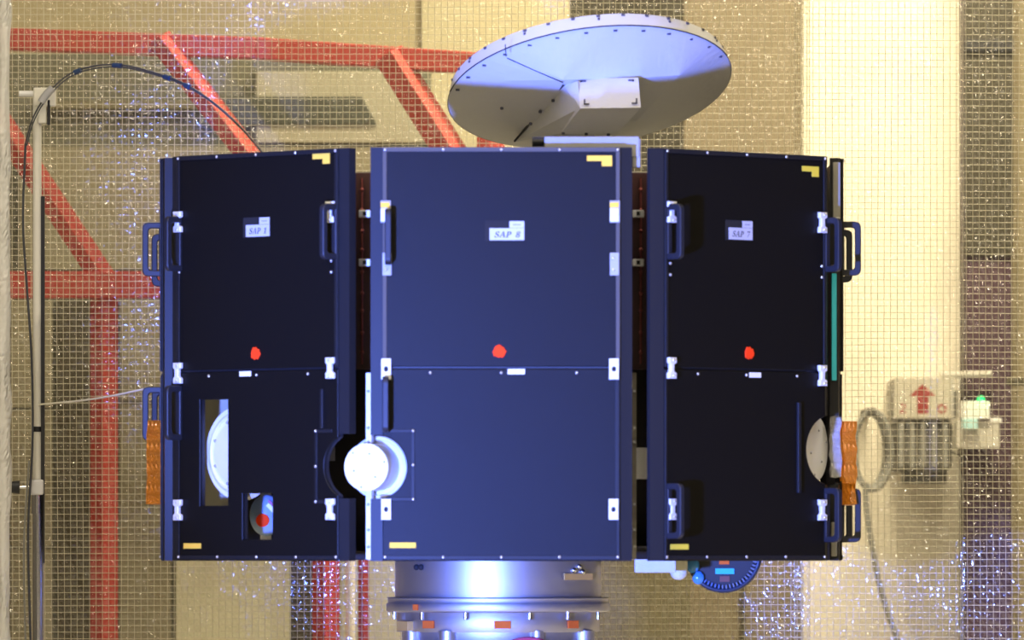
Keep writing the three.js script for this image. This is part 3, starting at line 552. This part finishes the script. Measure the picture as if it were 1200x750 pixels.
function curtain(px0, px1, z, id, label) {
  const x0 = X(px0, z), x1 = X(px1, z), y0 = .06, y1 = 4.3, g = thing('clear_curtain', label, 'curtain', [(x0 + x1) / 2, y0, z], 'gridded plastic curtains behind the satellite');
  const ox = -(x0 + x1) / 2, w = x1 - x0, nx = Math.round(w / (PITCH * .5)), ny = Math.round((y1 - y0) / (PITCH));
  const pos = [], uv = [], idx = [];
  for (let j = 0; j <= ny; j++) for (let i = 0; i <= nx; i++) {
    const x = x0 + w * i / nx, y = y0 + (y1 - y0) * j / ny; pos.push(x + ox, y - y0, wave(x, y, id)); uv.push(x - x0, y - y0);
    if (i < nx && j < ny) { const a = j * (nx + 1) + i; idx.push(a, a + 1, a + nx + 2, a, a + nx + 2, a + nx + 1); }
  }
  const geo = new THREE.BufferGeometry(); geo.setAttribute('position', new THREE.Float32BufferAttribute(pos, 3)); geo.setAttribute('uv', new THREE.Float32BufferAttribute(uv, 2)); geo.setIndex(idx); geo.computeVertexNormals();
  mk('film', geo, id % 2 ? M.filmCrumpled : M.film, g);
  // woven threads: slim three-sided strands
  const tp = [], ti = [], r = .0014;
  const strand = (pts, side) => { const b0 = tp.length / 3; for (const [x, y] of pts) { const d = wave(x, y, id) + .001; for (let k = 0; k < 3; k++) { const a = k * 2.094; const s = r * Math.cos(a), c = r * .7 * Math.sin(a); tp.push(x + ox + (side ? 0 : s), y - y0 + (side ? s : 0), d + c); } }
    for (let i = 0; i < pts.length - 1; i++) for (let k = 0; k < 3; k++) { const a = b0 + i * 3 + k, b = b0 + i * 3 + (k + 1) % 3; ti.push(a, b, b + 3, a, b + 3, a + 3); } };
  const V0 = Math.floor(w / PITCH), sag = (x, k) => .006 * (vnoise(x * 1.3 + id * 7, k * .13) - .5) * 2;
  for (let i = 0; i <= V0; i++) { const x = x0 + i * PITCH, pts = []; for (let j = 0; j <= ny; j += 2) { const y = y0 + (y1 - y0) * j / ny; pts.push([x + .004 * (vnoise(i * .21 + id, y * .8) - .5) * 2, y]); } strand(pts, 0); }
  for (let j = 0; j * PITCH <= y1 - y0; j++) { const pts = []; for (let i = 0; i <= nx; i += 3) { const x = x0 + w * i / nx; pts.push([x, Math.min(y1, Math.max(y0, y0 + j * PITCH + sag(x, j)))]); } strand(pts, 1); }
  const tg = new THREE.BufferGeometry(); tg.setAttribute('position', new THREE.Float32BufferAttribute(tp, 3)); tg.setIndex(ti); tg.computeVertexNormals();
  const t = mk('grid_threads', tg, M.thread, g); t.userData.kind = 'stuff';
  mk('top_hem', rbox(w, .06, .02, .006, 0, y1 - y0 + .02, 0), M.filmEdge, g);
}
curtain(-70, 690, -2.9, 0, 'clear plastic curtain with white thread grid hanging before the red steel frame');
curtain(668, 950, -2.98, 1, 'clear plastic curtain with white thread grid hanging before the taupe wall boards');
curtain(930, 1131, -2.9, 2, 'clear plastic curtain with white thread grid hanging before the cream wall and red-arrow unit');
curtain(1125, 1275, -2.98, 3, 'crumpled clear gridded plastic curtain hanging before the plum column');
{ // rail that carries the curtains
  const g = thing('curtain_rail', 'steel rail carrying the clear plastic curtains', 'rail', [0, 4.38, -2.93]);
  mk('rail_bar', rbox(6, .06, .14, .01), M.grey, g);
  for (const x of [-2.6, 0, 2.6]) mk('hanger', box(.03, RH - 4.38, .03, x, (RH - 4.38) / 2, 0), M.grey, g);
}
{ // gathered whitish edge of another curtain
  const z = -1.2, x = X(4, z), y0 = .03, y1 = 4.36, n = 180, m = 14, pos = [], uv = [], idx = [];
  for (let j = 0; j <= n; j++) for (let i = 0; i <= m; i++) { const y = y0 + (y1 - y0) * j / n, t = i / m * 6.28319, k = .026 + .012 * (vnoise(y * 3.1, 2.2) - .5) + .012 * (vnoise(i % m * 1.7, y * 9) - .5); pos.push(k * 1.0 * Math.cos(t) + .006 * (vnoise(y * 2, 8) - .5), y - y0, k * Math.sin(t)); uv.push(i / m * .2, y); if (i < m && j < n) { const a = j * (m + 1) + i; idx.push(a, a + m + 2, a + 1, a, a + m + 1, a + m + 2); } }
  const geo = new THREE.BufferGeometry(); geo.setAttribute('position', new THREE.Float32BufferAttribute(pos, 3)); geo.setAttribute('uv', new THREE.Float32BufferAttribute(uv, 2)); geo.setIndex(idx); geo.computeVertexNormals();
  const o = mk('gathered_curtain', geo, M.filmEdge); o.position.set(x, y0, z); tag(o, 'gathered milky plastic curtain edge hanging beside the pole stand', 'curtain');
}

// ------------------------------------------------------------------ red steel frame behind the curtain
{
  const z = -4.6, g = thing('red_steel_frame', 'red welded steel frame with diagonal braces behind the curtain', 'steel frame', [X(128, z), 0, z]), o = g.position;
  const beam = (name, a, b, w, d, roll = 0, mat = M.redSteel) => {
    const p = V(...a).sub(o), q = V(...b).sub(o), l = p.distanceTo(q), geo = rbox(w, l, d, .006); if (roll) geo.rotateY(roll);
    const m = mk(name, geo, mat, g); m.position.copy(p).lerp(q, .5); m.quaternion.setFromUnitVectors(new THREE.Vector3(0, 1, 0), q.sub(p).normalize()); return m;
  };
  const yf = (HORIZON + EYE / (S * (D - z) / D));
  beam('post', [122, yf, z], [122, 318, z], L(24, z), L(24, z), .72);
  beam('cross_beam', [-60, 334, z + .03], [200, 334, z + .03], L(31, z), .12);
  beam('cross_beam', [0, 46, z], [300, 57, z], L(25, z), .12);
  beam('cross_beam', [300, 57, z], [560, 75, z], L(25, z), .12);
  beam('brace', [-10, 128, z + .02], [121, 326, z + .02], L(19, z), .10, .5);
  beam('brace', [186, 44, z + .06], [330, 232, z + .06], L(19, z), .10, .5);
  beam('brace', [455, 62, z + .04], [580, 262, z + .04], L(26, z), .12, .5);
  beam('post', [-20, yf, z], [-20, 40, z], L(24, z), L(24, z), .72);
  beam('post', [575, yf, z], [575, 60, z], L(24, z), L(24, z), .72);
  beam('cross_beam', [120, 334, z - .7], [575, 334, z - .7], L(25, z), .1);
  beam('post', [382, yf, z - .6], [382, 330, z - .6], L(24, z), L(24, z), .72);
  beam('tie_bar', [122, 334, z], [122, 334, z - .7], L(20, z), .08);
  // rear post, bright
  beam('post', [426, yf, z + .5], [426, 360, z + .5], L(10, z), L(10, z), .6); beam('tie_bar', [426, 372, z + .5], [426, 372, z - .7], .05, .05);
}
// cabinets and boards behind the frame
{
  const z = -5.6, top = Y(62, z), g = thing('equipment_cabinet', 'olive-grey equipment cabinet with a slanted dark window behind the red frame', 'cabinet', [X(255, z), 0, z]), o = g.position;
  const sh = (geo) => geo.translate(-o.x, -o.y, -o.z);
  mk('cabinet_body', sh(rbox(L(516, z), top, .6, .02, X(246, z), top / 2, z - .3)), M.cabinet, g);
  const s = new THREE.Shape([[300, 84], [484, 84], [506, 168], [300, 168]].map(([a, b]) => new THREE.Vector2(X(a, z), Y(b, z)))); mk('front_plate', sh(ext(s, .03, z, .004)), M.cabinetPale, g);
  const w = new THREE.Shape([[236, 114], [424, 114], [442, 147], [236, 147]].map(([a, b]) => new THREE.Vector2(X(a, z), Y(b, z)))); mk('dark_window', sh(ext(w, .012, z + .03, .003)), std(.07, .075, .055, .35), g);
  mk('ledge', sh(pbox(40, 236, 118, 128, z + .05, .06)), M.olive, g);
  mk('lower_panel', sh(pbox(22, 500, 172, 316, z + .02, .03)), M.boardGrey, g);
  mk('lower_panel', sh(pbox(140, 340, 352, 470, z + .02, .03)), M.boardGrey, g);
  mk('lower_panel', sh(pbox(140, 200, 474, 1000, z + .02, .03)), M.boardGrey, g);
  mk('lower_panel', sh(pbox(206, 340, 474, 1000, z + .02, .03)), M.wallSage, g);
  mk('lower_panel', sh(pbox(398, 470, 330, 1000, z + .02, .03)), M.wallSage, g);
  mk('dark_door', sh(pbox(66, 118, 352, 1000, z + .02, .03)), M.darkOlive, g);
  mk('dark_door', sh(pbox(344, 394, 352, 1000, z + .02, .03)), M.darkOlive, g);
  mk('side_panel', sh(pbox(12, 61, 352, 478, z + .02, .03)), M.boardGrey, g); mk('side_panel', sh(pbox(12, 61, 481, 640, z + .02, .03)), M.boardGrey, g); mk('side_panel', sh(pbox(12, 61, 643, 1000, z + .02, .03)), M.boardGrey, g);
}
tag(mk('drain_pipe', cyl(L(6, -5.2), L(6, -5.2), 2.6, 16).translate(X(411, -5.2), 1.3, -5.2), M.wallCream), 'cream upright pipe beside the thin red post', 'pipe');
{ const z = -5.5, w = X(770, z) - X(700, z); tag(mk('storage_locker', rbox(L(118, z), Y(640, z), .5, .02, X(750, z), Y(640, z) / 2, z - .25), M.olive), 'olive storage locker low behind the adapter ring', 'locker'); }

// ------------------------------------------------------------------ equipment on the cream wall
{
  const z = -6.2, wz = WZ, arrowMat = textMat(256, 180, '#b9b4a6', g => {
    g.fillStyle = '#8e2f2a'; g.beginPath(); g.moveTo(128, 28); g.lineTo(188, 82); g.lineTo(154, 82); g.lineTo(154, 160); g.lineTo(102, 160); g.lineTo(102, 82); g.lineTo(68, 82); g.closePath(); g.fill();
    g.font = 'bold 60px sans-serif'; g.fillText('2', 22, 158); g.strokeStyle = '#8e2f2a'; g.lineWidth = 9; g.beginPath(); g.arc(216, 138, 17, 0, 6.3); g.stroke(); });
  const g = thing('hoist_unit', 'grey wall unit marked with a red upward arrow', 'wall unit', [X(1080, z), Y(560, z), z]), o = g.position, sh = geo => geo.translate(-o.x, -o.y, -o.z);
  mk('sign_plate', sh(box(L(66, z), L(47, z), .02, X(1081, z), Y(466.5, z), z)), arrowMat, g).userData.label = 'grey plate with red arrow';
  mk('upper_box', sh(pbox(1047, 1118, 444, 492, z - .012, z - .012 - wz - .03)), M.unitGrey, g);
  mk('side_block', sh(pbox(1108, 1122, 458, 490, z - .02, .3)), M.unitDark, g);
  mk('motor_body', sh(pbox(1050, 1116, 492, 552, z - .02, z - .02 - wz, .03)), M.unitDark, g);
  mk('motor_ribs', sh(mergeGeometries([0, 1, 2, 3, 4].map(i => pbox(1053 + i * 13, 1059 + i * 13, 494, 548, z - .002, .03)))), M.hose, g);
  mk('motor_foot', sh(pbox(1060, 1110, 550, 566, z - .1, .3)), M.unitDark, g);
  const t = thing('signal_box', 'white box with a green indicator light beside the dark column', 'signal box', [X(1143, z), Y(505, z), z + .2]), o2 = t.position, s2 = geo => geo.translate(-o2.x, -o2.y, -o2.z), z2 = z + .2;
  mk('case', s2(pbox(1126, 1160, 470, 491, z2, .14)), M.white, t);
  mk('cyan_panel', s2(pbox(1127, 1146, 491, 503, z2 + .01, .02)), std(.45, .72, .75, .4), t);
  const led = mk('led_lamp', s2(new THREE.SphereGeometry(L(4.5, z2), 14, 10).translate(X(1150, z2), Y(468, z2), z2 - .03)), new THREE.MeshStandardMaterial({ color: 0x118844, emissive: new THREE.Color(0.02, 1.0, 0.25), emissiveIntensity: 1.6 }), t); led.userData.label = 'green indicator light';
  const pl = new THREE.PointLight(new THREE.Color(0.05, 1, 0.3), .006); pl.position.set(X(1150, z2), Y(468, z2), z2 + .03); pl.castShadow = true; scene.add(pl);
  const c = thing('junction_box', 'grey junction box fixed under the white signal box', 'junction box', [X(1145, z), Y(527, z), z + .18]), o3 = c.position, s3 = geo => geo.translate(-o3.x, -o3.y, -o3.z);
  mk('case', s3(pbox(1121, 1172, 493, 525, z + .18, .18)), M.unitGrey, c); mk('lid', s3(pbox(1161, 1174, 490, 495, z + .185, .19)), M.white, c); mk('wall_bracket', s3(pbox(1132, 1160, 500, 520, z + .02, z + .02 - wz)), M.unitDark, c);
  const p = mk('pipe', cyl(L(4, z), L(4, z), L(60, z), 14).rotateZ(1.57 + .03).translate(X(1132, -6.246), Y(439, -6.246), -6.246), M.unitGrey); tag(p, 'short grey pipe above the white signal box', 'pipe');
  tag(mk('pipe', cyl(L(5, z), L(5, z), L(40, z), 14).rotateZ(1.57).translate(X(1200, z + .15), Y(447, z + .15), z + .15), M.darkOlive), 'dark pipe end beside the plum column', 'pipe');
  const coil = thing('hose_coil', 'grey hose hung in an upright loop on the cream wall', 'hose', [X(1022, z), Y(575, z), z]), o4 = coil.position;
  for (let k = 0; k < 3; k++) { const pts = []; for (let i = 0; i <= 40; i++) { const a = i / 40 * 6.28319; pts.push(V(1021 + (18 + k * 2.0) * Math.cos(a) + (k - 1) * 1.5, 528 + (43 + k * 1.6) * Math.sin(a), z + .05 * k - .1).sub(o4)); } mk('hose_loop', tube(pts, L(3.2, z), 60, 8), M.hose, coil); }
  mk('hook', sh2(pbox(1016, 1026, 478, 486, z + .02, z + .02 - wz), o4), M.unitDark, coil);
  const cb = mk('hanging_cable', tube([[1014, 566], [1016, 600], [1022, 640], [1031, 685], [1041, 720], [1052, 752], [1060, 830], [1062, 900]].map(([a, b]) => V(a, b, z + .02)), L(3.4, z), 60, 8), M.hose); tag(cb, 'grey cable hanging down from the hose coil', 'cable');
  tag(mk('loose_wire', tube([[1112, 528], [1125, 533], [1132, 526], [1138, 520]].map(([a, b]) => V(a, b, z + .05)), L(1.6, z), 30, 6), M.unitDark), 'short dark wire between the arrow unit and the junction box', 'wire');
}
function sh2(geo, o) { return geo.translate(-o.x, -o.y, -o.z); }

renderer.render(scene, camera);
